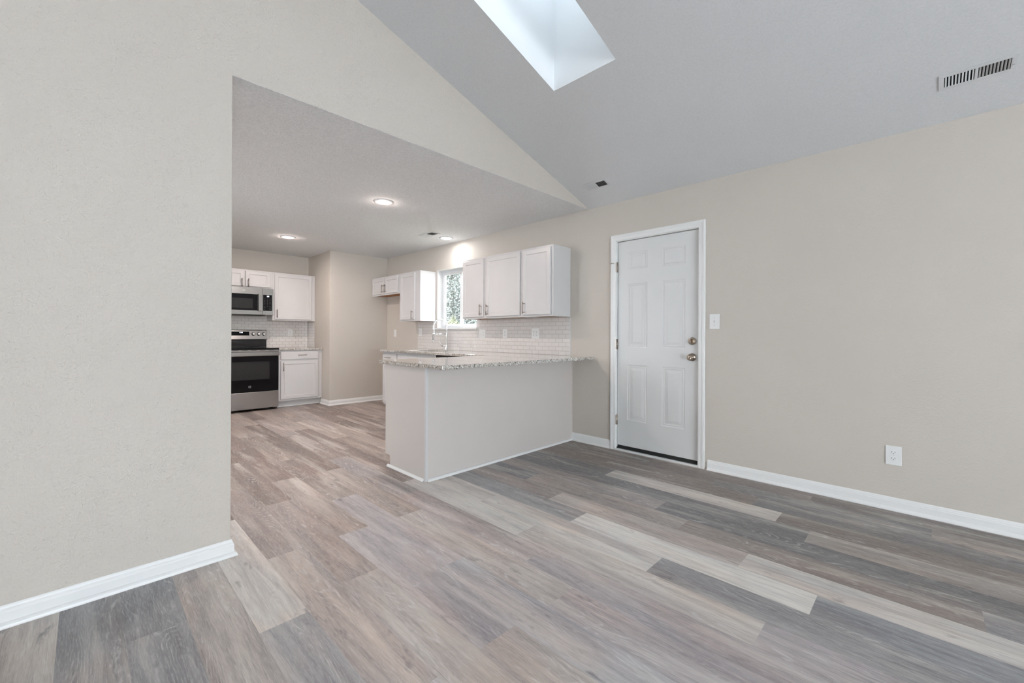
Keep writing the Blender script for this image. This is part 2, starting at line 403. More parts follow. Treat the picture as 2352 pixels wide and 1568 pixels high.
# living room enclosure behind the camera: right-hand gable wall with opening for the added patio door, rear wall
me = cells([LIVING_Y, -6.3, -1.9, .14], [-.03, .06, 2.10, 2.44],
           lambda i, j: not (i == 1 and j == 1), lambda y, z: (LIVING_X, y, z), lambda y, z: (LIVING_X + .14, y, z))
struct(link('wall_front', me, M['wall']))
MBg = MB().prism([(LIVING_X, .14, 2.44), (LIVING_X, RIDGE, zs(RIDGE) + .06), (LIVING_X, LIVING_Y, 2.44)], (.14, 0, 0))
struct(MBg.build('wall_front_gable', M['wall']))
me = cells([-.2, LIVING_X + .14], [-.03, 2.44], lambda i, j: True, lambda x, z: (x, LIVING_Y, z), lambda x, z: (x, LIVING_Y - .14, z))
struct(link('wall_rear', me, M['wall']))
# vaulted ceiling with the skylight opening
KX0, KX1, KY0, KY1 = .634, 1.129, -1.372, -2.55
me = cells([-.11, KX0, KX1, LIVING_X + .14], [RIDGE, KY1, KY0, .0], lambda i, j: not (i == 1 and j == 1),
           lambda x, y: (x, y, zs(y)), lambda x, y: (x, y, zs(y) + .05))
struct(link('ceiling', me, M['ceiling']), 'sloped white textured ceiling with a skylight')
me = cells([-.11, LIVING_X + .14], [LIVING_Y - .14, RIDGE], lambda i, j: True, lambda x, y: (x, y, zs(y)), lambda x, y: (x, y, zs(y) + .05))
struct(link('ceiling_rear_slope', me, M['ceiling']))
# skylight: shaft, frame and pane
SK = .78
sky = thing('window_2', 'skylight with a deep white shaft in the sloped ceiling', None, (0, 0, 0), kind='structure')
mb = MB(); T_ = .02; SKF = False
def shaft_wall(a, b, nx, ny):
    (x0, y0), (x1, y1) = a, b
    q = .0012; x0 -= nx * q; x1 -= nx * q; y0 -= ny * q; y1 -= ny * q
    mb.prism([(x0, y0, zs(y0) - .0004), (x1, y1, zs(y1) - .0004), (x1, y1, zs(y1) + SK), (x0, y0, zs(y0) + SK)], (nx * T_ if SKF else nx * .0010, ny * T_ if SKF else ny * .0010, 0))
shaft_wall((KX0, KY0), (KX0, KY1), -1, 0); shaft_wall((KX1, KY0), (KX1, KY1), 1, 0)
shaft_wall((KX0 - T_, KY0), (KX1 + T_, KY0), 0, 1); shaft_wall((KX0 - T_, KY1), (KX1 + T_, KY1), 0, -1)
mb.build('shaft', M['shaft'], sky)
me = cells([KX0 - .05, KX0 + .03, KX1 - .03, KX1 + .05], [KY1 - .05, KY1 + .03, KY0 - .03, KY0 + .05], lambda i, j: not (i == 1 and j == 1), lambda x, y: (x, y, zs(y) + SK), lambda x, y: (x, y, zs(y) + SK + .05))
link('window_frame', me, M['vinyl'], sky)
me = cells([KX0 + .02, KX1 - .02], [KY1 + .02, KY0 - .02], lambda i, j: True, lambda x, y: (x, y, zs(y) + SK + .02), lambda x, y: (x, y, zs(y) + SK + .026))
link('pane', me, M['acrylic'], sky)

# baseboards (board with shoe moulding)
BB = [(0, 0), (.026, 0), (.026, .005), (.024, .012), (.019, .018), (.0125, .0215), (.0125, .056), (.0095, .062), (.0095, .066), (.0065, .070), (.005, .077), (.002, .082), (0, .082)]
struct(sweep('baseboard_right', BB, [(1.2035, -.0004), (LIVING_X - .0004, -.0004)], ID, M['trim'], side=-1), 'white baseboard along the wall right of the door')
struct(sweep('baseboard_right_short', BB, [(-.2030, -.0004), (.268, -.0004)], ID, M['trim'], side=-1), 'short white baseboard between the peninsula and the door')
struct(sweep('baseboard_left', BB, [(.0004, -7.79), (.0004, LCY + .0004), (-.1154, LCY + .0004), (-.1154, -4.49)], ID, M['trim'], side=-1), 'white baseboard wrapping the end of the left wall')
struct(sweep('baseboard_kitchen', BB, [(-4.505, ALY - .0004), (ALX + .0004, ALY - .0004), (ALX + .0004, -.0004), (-3.23, -.0004)], ID, M['trim'], side=-1), 'white baseboard around the boxed-out kitchen corner')
# door casing
CS = [(0, 0), (0, .011), (.008, .014), (.030, .015), (.036, .018), (.050, .019), (.057, .016), (.057, 0)]
struct(sweep('trim_1', CS, [(DX0, 0), (DX0, DZ1 + .006), (DX1, DZ1 + .006), (DX1, 0)][::1], lambda x, z, h: (x, -.0004 - h, z), M['trim'], side=1), 'white casing around the entry door')
# jamb lining
mb = MB(); mb.box(DX0 - .0196, DX0, -.0004, .1396, 0, DZ1); mb.box(DX1, DX1 + .0196, -.0004, .1396, 0, DZ1); mb.box(DX0 - .0196, DX1 + .0196, -.0004, .1396, DZ1, DZ1 + .0196)
mb.box(DX0, DX0 + .012, .075, .139, 0, DZ1); mb.box(DX1 - .012, DX1, .075, .139, 0, DZ1)
struct(mb.build('trim_2', M['trim']), 'white door jamb')
struct(MB().box(DX0, DX1, -.022, .139, .0005, .014).build('trim_3', M['trim'], None, .003), 'white door sill strip on the floor')

# ------------------------------------------------------------------ entry door
d1 = thing('door_1', 'white six-panel entry door with nickel knob and deadbolt', 'door', (0, 0, 0), kind='structure')
SY, SB = .022, .046      # face of the slab and its bottom
xs = [DX0 + .005, .438, .643, .787, 1.000, DX1 - .005]; zz = [SB, .298, .842, 1.009, 1.631, 1.764, 1.934, DZ1 - .005]
bm = bmesh.new(); G = {}
def gv(x, z, y=SY):
    k = (round(x, 5), round(z, 5), round(y, 5))
    if k not in G: G[k] = bm.verts.new((x, y, z))
    return G[k]
for i in range(5):
    for j in range(7):
        x0, x1, z0, z1 = xs[i], xs[i + 1], zz[j], zz[j + 1]
        if i in (1, 3) and j in (1, 3, 5):
            rings = [(0, 0), (.008, .0035), (.015, .0042), (.019, .0020), (.025, .0042), (.032, .0042), (.058 if j != 5 else .05, .0002)]
            prev = None
            for ins, dp in rings:
                cur = [gv(x0 + ins, z0 + ins, SY + dp), gv(x1 - ins, z0 + ins, SY + dp), gv(x1 - ins, z1 - ins, SY + dp), gv(x0 + ins, z1 - ins, SY + dp)]
                if prev:
                    for q in range(4): bm.faces.new((prev[q], prev[(q + 1) % 4], cur[(q + 1) % 4], cur[q]))
                prev = cur
            bm.faces.new(prev)
        else: bm.faces.new((gv(x0, z0), gv(x1, z0), gv(x1, z1), gv(x0, z1)))
bk = [bm.verts.new((x, SY + .044, z)) for x, z in ((xs[0], zz[0]), (xs[-1], zz[0]), (xs[-1], zz[-1]), (xs[0], zz[-1]))]
bm.faces.new(bk[::-1])
def edge_chain(c, fixed, vals, k):
    return [gv(v, fixed) if k == 0 else gv(fixed, v) for v in vals]
bm.faces.new(edge_chain(0, zz[0], xs, 0) + [bk[1], bk[0]]); bm.faces.new(edge_chain(0, zz[-1], xs, 0) + [bk[2], bk[3]])
bm.faces.new(edge_chain(0, xs[0], zz, 1) + [bk[3], bk[0]]); bm.faces.new(edge_chain(0, xs[-1], zz, 1) + [bk[2], bk[1]])
bmesh.ops.recalc_face_normals(bm, faces=bm.faces)
me = bpy.data.meshes.new('door_slab'); bm.to_mesh(me); bm.free()
link('door_slab', me, M['door'], d1)
mb = MB().box(DX0 + .006, DX1 - .006, SY + .004, SY + .038, .0145, SB - .0005)
mb.box(DX0 + .004, DX1 - .004, SY - .012, SY + .003, .0142, .024)
mb.build('door_sweep', M['rubber'], d1)
MB().box(DX0 + .001, DX1 - .001, SY + .045, .0745, .0145, DZ1 - .001).build('weatherstrip', M['rubber'], d1)
for z in (1.80, 1.04, .295):
    h = MB(); h.cyl((DX0 + .003, SY - .012, z - .05), (DX0 + .003, SY - .012, z + .05), .0065, n=12)
    h.box(DX0 + .0015, DX0 + .006, SY - .012, SY + .002, z - .048, z + .048); h.box(DX0 - .016, DX0 + .002, -.0122, -.0118 + .0035, z - .048, z + .048)
    if z > 1.7: h.cyl((DX0 + .003, SY - .012, z + .035), (DX0 - .035, SY - .055, z + .038), .003, n=8); h.cyl((DX0 - .035, SY - .055, z + .038), (DX0 - .042, SY - .060, z + .038), .007, n=10)
    h.build('hinge', M['bronze'], d1)
kn = MB().lathe([(0, 0), (.033, 0), (.034, .003), (.031, .008), (.016, .011), (.012, .018), (.012, .030), (.018, .036), (.027, .044), (.0285, .052), (.026, .060), (.017, .065), (.015, .0635), (.010, .0645), (.0, .0645)], (1.063, SY - .0005, .940), (0, -1, 0)).build('door_knob', M['bronze'], d1)
MB().box(1.0615, 1.0645, SY - .0665, SY - .0652, .935, .945).build('keyhole', M['slot'], kn)
db = MB().lathe([(0, 0), (.031, 0), (.033, .004), (.031, .010), (.022, .014), (.019, .012), (.0, .012)], (1.063, SY - .0005, 1.080), (0, -1, 0)).build('deadbolt', M['bronze'], d1)
MB().box(1.058, 1.0665, SY - .032, SY - .013, 1.060, 1.100).build('thumb_turn', M['bronze'], db, .003)
MB().box(DX1 - .0052, DX1 - .0046, SY - .006, SY + .02, .905, .975).build('latch_plate', M['bronze'], d1)

# ------------------------------------------------------------------ kitchen window
w1 = thing('window_1', 'white vinyl sliding window above the kitchen sink', 'window', (0, 0, 0), kind='structure')
FY0, FY1 = .070, .130
me = cells([WX0 + .0006, WX0 + .045, -2.262, -2.218, WX1 - .045, WX1 - .0006], [WZ0 + .0206, WZ0 + .055, WZ1 - .045, WZ1 - .0004 + .018], lambda i, j: not (i in (1, 3) and j == 1), lambda x, z: (x, FY0 + .018, z), lambda x, z: (x, FY1, z))
link('window_frame', me, M['vinyl'], w1, .002)
for nm, a, b, y in (('sash', WX0 + .046, -2.195, FY0), ('sash', -2.263, WX1 - .046, FY0 + .026)):
    me = cells([a, a + .040, b - .042, b], [WZ0 + .048, WZ0 + .075, WZ1 - .055, WZ1 - .030], lambda i, j: not (i == 1 and j == 1), lambda x, z: (x, y, z), lambda x, z: (x, y + .022, z))
    s_ = link('sash', me, M['vinyl'], w1, .002)
    MB().box(a + .035, b - .037, y + .009, y + .013, WZ0 + .07, WZ1 - .05).build('pane', M['pane'], s_)
MB().box(WX0 - .06, WX1 + .045, -.045, -.0005, WZ0 - .002, WZ0 + .018).box(WX0 + .0006, WX1 - .0006, -.0008, FY0 + .0175, WZ0 + .0004, WZ0 + .018).build('window_sill', M['trim'], w1)
mb = MB(); mb.box(WX0 + .0004, WX0 + .004, .0004, FY0 + .0178, WZ0 + .0184, WZ1 + .0196); mb.box(WX1 - .004, WX1 - .0004, .0004, FY0 + .0178, WZ0 + .0184, WZ1 + .0196); mb.box(WX0 + .0041, WX1 - .0041, .0004, FY0 + .0178, WZ1 + .014, WZ1 + .0196)
mb.build('reveal_lining', M['trim'], w1)
# patio door and left-hand window, both unseen and added to bring in daylight
def big_window(name, mk, u0, u1, z0, z1, mull, label):
    t = thing(name, label, 'window', (0, 0, 0), kind='structure')
    us = [u0 + .001, u0 + .05]; 
    for q in mull: us += [q - .03, q + .03]
    us += [u1 - .05, u1 - .001]
    me = cells(us, [z0 + .001, z0 + .06, z1 - .05, z1 - .001], lambda i, j: not (i % 2 == 1 and j == 1), lambda u, z: mk(u, z, .05), lambda u, z: mk(u, z, .10))
    link('window_frame', me, M['vinyl'], t)
    me = cells([u0 + .02, u1 - .02], [z0 + .03, z1 - .03], lambda i, j: True, lambda u, z: mk(u, z, .072), lambda u, z: mk(u, z, .076))
    link('pane', me, M['pane'], t)
big_window('window_3', lambda u, z, d: (LIVING_X + d, u, z), -6.3, -1.9, .06, 2.10, (-3.37, -4.83), 'unseen wide sliding patio door, added opposite the left wall for daylight')  # out of view, width chosen for the daylight it throws on the left wall
big_window('window_4', lambda u, z, d: (u, -4.5 - d, z), -2.7, -1.6, .8, 2.1, (), 'unseen window added at the far left of the kitchen for daylight')  # out of view, put in to light the peninsula end and kitchen ceiling

# ================================================================== CABINETS  (local: x right, -y front, wall at y = 0)
def shaker(name, x0, x1, z0, z1, yf, parent, rail=.048, hinge=None):
    """raised-frame door whose back lies at y = yf; front at yf - .019"""
    bm = bmesh.new(); rows = []
    for ins, y in ((0, yf), (0, yf - .015), (.004, yf - .019), (rail, yf - .019), (rail + .006, yf - .012), (rail + .010, yf - .0115)):
        rows.append([bm.verts.new(p) for p in ((x0 + ins, y, z0 + ins), (x1 - ins, y, z0 + ins), (x1 - ins, y, z1 - ins), (x0 + ins, y, z1 - ins))])
    for a, b in zip(rows, rows[1:]):
        for i in range(4): bm.faces.new((a[i], a[(i + 1) % 4], b[(i + 1) % 4], b[i]))
    bm.faces.new(rows[0][::-1]); bm.faces.new(rows[-1])
    bmesh.ops.recalc_face_normals(bm, faces=bm.faces)
    me = bpy.data.meshes.new(name); bm.to_mesh(me); bm.free()
    return link(name, me, M['cab'], parent)
def slab_front(name, x0, x1, z0, z1, yf, parent): return MB().box(x0, x1, yf - .019, yf, z0, z1).build(name, M['cab'], parent, .004)
def pull(parent, x, z, y, vert=True, ln=.128):
    """bar pull on two posts, y = face it is screwed to"""
    mb = MB(); h = ln / 2; p = ln * .37
    d = Vector((0, 0, 1)) if vert else Vector((1, 0, 0)); c = Vector((x, y - .030, z))
    mb.cyl(c - d * h, c + d * h, .0062, n=12)
    for s in (-1, 1): mb.cyl(c + d * p * s, c + d * p * s + Vector((0, .0298, 0)), .0045, n=10)
    return mb.build('handle', M['nickel'], parent)
def wall_cabinet(label, x0, x1, z0, z1, depth, doors, loc=(0, 0, 0), rz=0, group=None, tops=.02, bots=.02):
    """doors: list of (x0, x1, handle x, handle side z 'low')"""
    t = thing('wall_cabinet', label, 'cabinet', loc, rz, group)
    mb = MB(); D = depth
    mb.box(x0, x0 + .012, -D, -.0008, z0, z1); mb.box(x1 - .012, x1, -D, -.0008, z0, z1)
    mb.box(x0 + .0121, x1 - .0121, -D, -.0008, z0 + .018, z1)
    mb.box(x0 + .0121, x1 - .0121, -D, -D + .018, z0, z0 + .0179)
    mb.build('body', M['cab'], t, .0015)
    tag(MB().box(x0 + .0125, x1 - .0125, -D + .0185, -.012, z0 + .010, z0 + .0175).build('bottom_panel', M['raw'], t), 'unpainted brown underside panel')
    for a, b, hx, hz in doors:
        d = shaker('door', a, b, z0 + bots, z1 - tops, -D - .0006, t)
        pull(d, hx, hz, -D - .0196)
    return t
g_w = 'white wall cabinets of the kitchen'
ZB, ZT = 1.324, 2.070
wall_cabinet('white wall cabinet right beside the window, leftmost of the run of three', -1.720, -1.2785, ZB, ZT, .296, [(-1.700, -1.305, -1.340, 1.427)], group=g_w)
wall_cabinet('widest of the run of three white wall cabinets over the peninsula, between its two neighbours', -1.2775, -.6780, ZB, ZT, .296, [(-1.255, -.700, -1.222, 1.423)], group=g_w)
wall_cabinet('white wall cabinet nearest the entry door, right end of the run, side panel showing', -.6770, -.2350, ZB, ZT, .296, [(-.657, -.262, -.625, 1.424)], group=g_w)
wall_cabinet('tall narrow white wall cabinet left of the window, bright side panel facing it', -3.290, -2.725, 1.327, 2.062, .275, [(-3.250, -2.850, -2.895, 1.415)], group=g_w)
wall_cabinet('short two-door white wall cabinet high over the empty refrigerator space', -4.174, -3.291, 1.762, 2.062, .275, [(-4.145, -3.745, -3.778, 1.866), (-3.725, -3.325, -3.692, 1.866)], group=g_w, bots=.022)
# far wall cabinets (front faces +x)
FAR = (SXW, 0, 0); RZ = R(90)
wall_cabinet('large single-door white wall cabinet above the far worktop, right of the microwave', -1.630, -.9885, 1.340, 2.095, .296, [(-1.602, -1.043, -1.573, 1.445)], FAR, RZ, g_w)
wall_cabinet('low two-door white wall cabinet directly above the microwave', -2.4015, -1.631, 1.822, 2.095, .296, [(-2.366, -2.018, -2.052, 1.893), (-2.000, -1.664, -1.966, 1.893)], FAR, RZ, g_w)

def base_body(mb, x0, x1, D, zt=.868, toe=.1):
    mb.box(x0, x1, -D, -.0008, toe, zt); mb.box(x0, x1, -D + .075, -.0008, .0005, toe - .0003)
# far base cabinet
t = thing('base_cabinet', 'white base cabinet with one drawer over one door, right of the range', 'cabinet', FAR, RZ, 'white base cabinets')
mb = MB(); base_body(mb, -1.628, -.9885, .605, .874); mb.build('body', M['cab'], t, .0015)
d = slab_front('drawer', -1.603, -1.050, .735, .853, -.6056, t); pull(d, -1.300, .800, -.6246, False)
d = shaker('door', -1.603, -1.050, .128, .712, -.6056, t); pull(d, -1.570, .625, -.6246)
MB().box(-1.628, -1.0, -.541, -.5305, .0008, .020).build('shoe_moulding', M['trim'], t, .004)
# rear run base cabinets below the window
t = thing('base_cabinet', 'narrow white base cabinet at the left end of the window worktop, drawer over door', 'cabinet', (0, 0, 0), 0, 'white base cabinets')
mb = MB(); base_body(mb, -3.205, -2.785, .59, .874); mb.build('body', M['cab'], t, .0015)
d = slab_front('drawer', -3.200, -2.812, .735, .845, -.5906, t); pull(d, -3.02, .792, -.6096, False)
d = shaker('door', -3.200, -2.812, .128, .712, -.5906, t); pull(d, -2.845, .625, -.6096)
t = thing('base_cabinet', 'wide white sink cabinet under the window, plain false drawer front', 'cabinet', (0, 0, 0), 0, 'white base cabinets')
mb = MB()
mb.box(-2.784, -1.880, -.59, -.0008, .1, .62); mb.box(-2.784, -1.880, -.59, -.555, .6201, .874); mb.box(-2.784, -2.74, -.5549, -.0008, .6201, .874); mb.box(-1.93, -1.880, -.5549, -.0008, .6201, .874)
mb.box(-2.784, -1.880, -.515, -.0008, .0005, .0997)
mb.build('body', M['cab'], t, .0015)
slab_front('false_drawer_front', -2.770, -1.900, .735, .845, -.5906, t)
for a, b, hx in ((-2.770, -2.345, -2.38), (-2.325, -1.900, -2.29)):
    d = shaker('door', a, b, .128, .712, -.5906, t); pull(d, hx, .625, -.6096)
# dishwasher front under the worktop
t = thing('dishwasher', 'black appliance front under the worktop, seen as a dark strip right of the sink cabinet', 'dishwasher')
MB().box(-1.875, -1.278, -.57, -.02, .02, .865).build('body', M['black'], t, .003)
dd_ = MB().box(-1.873, -1.280, -.600, -.5705, .11, .735).build('door', M['black'], t, .004)
MB().box(-1.873, -1.280, -.600, -.5705, .738, .872).build('control_panel', M['black'], t, .004)
MB().cyl((-1.80, -.635, .70), (-1.35, -.635, .70), .008).cyl((-1.78, -.635, .70), (-1.78, -.6005, .70), .006).cyl((-1.37, -.635, .70), (-1.37, -.6005, .70), .006).build('handle', M['black'], dd_)

# ------------------------------------------------------------------ peninsula
t = thing('peninsula_cabinet', 'white panelled peninsula base under the granite counter, notched toe kick at its left', 'cabinet')
PB, PE, PF, CTZ = -.204, -1.866, -.795, .874
mb = MB(); mb.box(PF, PB - .006, PE + .006, -.61, .1, CTZ); mb.box(PF, PB - .006, -.6099, -.0008, .1, CTZ); mb.box(PF + .075, PB - .006, PE + .006, -.0008, .0005, .0997)
mb.box(-1.270, PF - .0005, -.59, -.0008, .0005, CTZ)
mb.build('body', M['cab'], t, .001)
MB().prism([(-.815, PE, .100), (-.815, PE, .872), (PB - .02, PE, .872), (PB - .02, PE, .001), (-.738, PE, .001), (-.738, PE, .090), (-.745, PE, .097)], (0, .0058, 0)).build('end_panel', M['pedestal'], t)
MB().box(PB - .0058, PB, PE + .021, -.0009, .001, .872).build('back_panel', M['pedestal'], t)
MB().box(PB - .0195, PB + .0025, PE - .0025, PE + .0205, .0008, .8725).build('corner_trim', M['cab'], t, .002)
MB().box(PB + .0002, PB + .003, -.012, -.0009, .0008, .872).build('wall_trim', M['pedestal'], t, .001)
SH = [(0, .0008), (.019, .0008), (.019, .006), (.016, .013), (.010, .018), (0, .020)]
sweep('shoe_moulding', SH, [(-.765, PE - .0004), (PB - .026, PE - .0004)], ID, M['trim'], t, side=-1)
sweep('shoe_moulding', SH, [(PB + .0028, PE + .012), (PB + .0028, -.027)], ID, M['trim'], t, side=-1)
for i in range(3):   # drawer and door fronts on the kitchen side
    y0 = PE + .03 + i * .405
    fr = MB().box(PF - .0196, PF - .0006, y0, y0 + .385, .735, .853).build('drawer', M['cab'], t, .004)
    MB().cyl((PF - .05, y0 + .13, .795), (PF - .05, y0 + .255, .795), .0052, n=10).cyl((PF - .05, y0 + .145, .795), (PF - .0198, y0 + .145, .795), .0045, n=8).cyl((PF - .05, y0 + .24, .795), (PF - .0198, y0 + .24, .795), .0045, n=8).build('handle', M['nickel'], fr)
    dr = MB().box(PF - .0196, PF - .0006, y0, y0 + .385, .128, .712).build('door', M['cab'], t, .004)
    MB().cyl((PF - .05, y0 + .035, .56), (PF - .05, y0 + .035, .685), .0052, n=10).cyl((PF - .05, y0 + .035, .575), (PF - .0198, y0 + .035, .575), .0045, n=8).cyl((PF - .05, y0 + .035, .67), (PF - .0198, y0 + .035, .67), .0045, n=8).build('handle', M['nickel'], dr)

# ------------------------------------------------------------------ worktops
CT0, CT1 = .8745, .905
xs = [-3.217, -2.66, -2.06, -.855, .066]; ys = [-1.9105, -.6465, -.52, -.15, -.0008]
me = cells(xs, ys, lambda i, j: (j > 0 or i == 3) and not (i == 1 and j == 2), lambda x, y: (x, y, CT0), lambda x, y: (x, y, CT1))
o = link('worktop', me, M['granite'], None, .004)
tag(o, 'L-shaped speckled granite worktop over the peninsula and under the window', 'countertop', 'granite worktops')
me = cells([SXW + .0008, SXW + .635], [-1.632, ALY - .0008], lambda i, j: True, lambda x, y: (x, y, CT0), lambda x, y: (x, y, CT1))
tag(link('worktop', me, M['granite'], None, .004), 'small speckled granite worktop beside the range on the far wall', 'countertop', 'granite worktops')
# sink
t = thing('kitchen_sink', 'undermount steel sink in the worktop below the window', 'sink', (0, 0, 0))
X0, X1, Y0, Y1, B0, TP_ = -2.675, -2.045, -.535, -.135, .66, .874
mb = MB(); c = .035
mb.box(X0, X1, Y0, Y1, B0 - .003, B0); mb.box(X0, X0 + .004, Y0, Y1, B0, TP_); mb.box(X1 - .004, X1, Y0, Y1, B0, TP_); mb.box(X0, X1, Y0, Y0 + .004, B0, TP_); mb.box(X0, X1, Y1 - .004, Y1, B0, TP_)
mb.build('basin', M['metal_sink'], t)
MB().lathe([(0, .001), (.04, .001), (.045, .004), (.040, .005), (0, .003)], (-2.36, -.33, B0 + .0002), (0, 0, 1)).build('drain', M['chrome'], t)
# spring faucet
fx, fy = -2.354, -.078
t = thing('faucet', 'tall chrome spring-neck kitchen faucet in front of the window', 'faucet', (fx, fy, CT1 + .0005))
MB().lathe([(0, 0), (.027, 0), (.027, .006), (.019, .012), (.0185, .10), (.0155, .105), (.0155, .235), (.013, .242), (0, .242)], (0, 0, 0), (0, 0, 1)).build('column', M['chrome'], t)
arc = []
H0, HT, RY = .24, .345, .112
for i in range(33):
    a = math.pi * i / 32; arc.append((0, -RY + RY * math.cos(a), HT - .01 + .098 * math.sin(a)))
path = [(0, 0, H0), (0, 0, .30)] + arc + [(0, -2 * RY, .30), (0, -2 * RY, .235)]
MB().tube(path, .0065, 10).build('hose', M['chrome'], t)
# coil spring around the hose
def sample(path, s):
    tot = [0]
    for a, b in zip(path, path[1:]): tot.append(tot[-1] + (Vector(b) - Vector(a)).length)
    q = s * tot[-1]
    for i in range(len(path) - 1):
        if q <= tot[i + 1] or i == len(path) - 2:
            f = (q - tot[i]) / max(1e-9, tot[i + 1] - tot[i]); a, b = Vector(path[i]), Vector(path[i + 1]); return a.lerp(b, f), (b - a).normalized()
N = 46 * 10; sp = []
for i in range(N + 1):
    p, d = sample(path, i / N); u = Vector((1, 0, 0)); w_ = d.cross(u).normalized(); a = 2 * math.pi * i / 10
    sp.append(p + (u * math.cos(a) + w_ * math.sin(a)) * .0105)
MB().tube(sp, .0022, 6).build('spring', M['chrome'], t)
MB().lathe([(0, 0), (.014, 0), (.016, .004), (.016, .020), (.0145, .024), (.0145, .110), (.012, .118), (0, .118)], (0, -2 * RY, .120), (0, 0, 1)).build('spray_head', M['chrome'], t)
MB().cyl((0, -.012, .228), (0, -2 * RY + .012, .228), .006).cyl((0, -2 * RY, .218), (0, -2 * RY, .240), .0175).build('holder_arm', M['chrome'], t)
hd = MB().cyl((0, 0, .055), (-.045, -.045, .062), .013).build('handle_base', M['chrome'], t)
MB().tube([(-.042, -.042, .062), (-.060, -.058, .085), (-.075, -.072, .125)], [.006, .005, .0035], 8).build('lever', M['chrome'], t)

# ------------------------------------------------------------------ tile backsplashes
def backsplash(label, x0, x1, z0, z1, hole, loc, rz):
    t = thing('tile_backsplash', label, 'backsplash', loc, rz, 'white subway tile backsplashes')
    bm = bmesh.new(); lay = bm.loops.layers.float_color.new('tone'); rg = random.Random(5)
    PW, PH, g_ = .0985, .0466, .0011
    def tile(a, b, c, d):
        if b - a < .006 or d - c < .006: return
        v = [bm.verts.new(p) for p in ((a, -.0045, c), (b, -.0045, c), (b, -.0045, d), (a, -.0045, d))]
        e = .0013; u = [bm.verts.new(p) for p in ((a + e, -.0068, c + e), (b - e, -.0068, c + e), (b - e, -.0068, d - e), (a + e, -.0068, d - e))]
        k = rg.uniform(.97, 1.02); tone = (.70 * k, .675 * k, .655 * k, 1)
        dz = [rg.uniform(-.00022, .00022) for _ in range(2)]
        for i, q in enumerate(u): q.co.y += dz[0] * (1 if i in (0, 3) else -1) + dz[1] * (1 if i in (0, 1) else -1)
        fs = [bm.faces.new(u)] + [bm.faces.new((v[i], v[(i + 1) % 4], u[(i + 1) % 4], u[i])) for i in range(4)]
        for f in fs:
            for lp in f.loops: lp[lay] = tone
    r = 0; z = z0
    while z < z1 - .004:
        zt = min(z + PH, z1); x = x1 + (0 if r % 2 else -PW / 2) ; first = True
        hi = x1
        while hi > x0 + .004:
            lo = max(x0, (x1 - PW * .55 if (r % 2 == 0) else x1 - PW) if first else hi - PW); first = False
            segs = [(lo, hi)]
            if hole and zt > hole[2] + .004 and z < hole[3] - .004:
                segs = []
                if lo < hole[0]: segs.append((lo, min(hi, hole[0])))
                if hi > hole[1]: segs.append((max(lo, hole[1]), hi))
                if z < hole[2] - .004: tile(max(lo, hole[0]) + g_, min(hi, hole[1]) - g_, z + g_, hole[2] - g_) if (lo < hole[1] and hi > hole[0]) else None
            for a, b in segs: tile(a + g_, b - g_, z + g_, zt - g_)
            hi = lo
        z += PH; r += 1
    bmesh.ops.recalc_face_normals(bm, faces=bm.faces)
    for f in bm.faces:
        if f.normal.y > .1: f.normal_flip()
    me = bpy.data.meshes.new('tiles'); bm.to_mesh(me); bm.free(); link('tiles', me, M['tile'], t)
    if hole: me = cells([x0, hole[0], hole[1], x1], [z0, hole[2], z1], lambda i, j: not (i == 1 and j == 1), lambda x, z: (x, -.0055, z), lambda x, z: (x, -.0008, z))
    else: me = cells([x0, x1], [z0, z1], lambda i, j: True, lambda x, z: (x, -.0055, z), lambda x, z: (x, -.0008, z))
    link('grout', me, M['grout'], t)
    return t
b1 = backsplash('white subway tile backsplash behind the faucet and below the wall cabinets', -3.21, -.236, .9055, 1.3238, (WX0 - .003, WX1 + .003, WZ0 - .003, 1.4), (0, 0, 0), 0)
# tile pieces beside the window above the sill ends
b2 = backsplash('white subway tile backsplash on the far wall behind the range', -2.41, ALY - .0098, .9055, 1.3995, None, FAR, RZ)
backsplash('narrow strip of white tiles returning on the side wall under the far wall cabinet', SXW + .0006, SXW + .300, .9055, 1.3385, None, (0, ALY - .0002, 0), 0)
MB().box(-.2355, -.232, -.0085, -.0008, .9055, 1.3238).build('edge_trim', M['vinyl'], b1)

# ------------------------------------------------------------------ range
SX = SXW   # local frame: x = world y, front = -y
t = thing('range', 'freestanding stainless steel range with black glass oven door', 'stove', FAR, RZ)
A0, A1 = -2.404, -1.644
F = -.665
mb = MB(); mb.box(A0, A1, -.62, -.015, .035, .893); mb.build('body', M['black'], t, .003)
MB().box(A0 - .001, A1 + .003, F - .005, -.10, .8935, .918).build('cooktop', M['glass_black'], t, .004)
for cx_, cy_, r_ in ((-2.22, -.27, .08), (-1.83, -.27, .10), (-2.22, -.52, .11), (-1.83, -.52, .085)):
    MB().lathe([(r_ - .003, .0), (r_, .0), (r_, .0006), (r_ - .003, .0006), (r_ - .003, 0)], (cx_, cy_, .9182), (0, 0, 1)).build('burner_ring', M['oven_window'], t)
bg = MB().box(A0 + .003, A1 - .003, -.062, -.02, .9185, 1.032).build('backguard', M['black'], t, .003)
cp = MB().prism([(A0, -.085, 1.033), (A0, -.090, 1.040), (A0, -.068, 1.178), (A0, -.060, 1.186), (A0, -.015, 1.186), (A0, -.015, 1.033)], (A1 - A0, 0, 0)).build('control_panel', M['steel'], t, .002)
def onp(z): return -.090 + (z - 1.040) * (.022 / .138)
zc = 1.128
cd = MB().prism([(-2.150, onp(1.098) - .0008, 1.098), (-1.893, onp(1.098) - .0008, 1.098), (-1.893, onp(1.160) - .0008, 1.160), (-2.150, onp(1.160) - .0008, 1.160)], (0, .002, 0)).build('display_panel', M['glass_black'], cp)
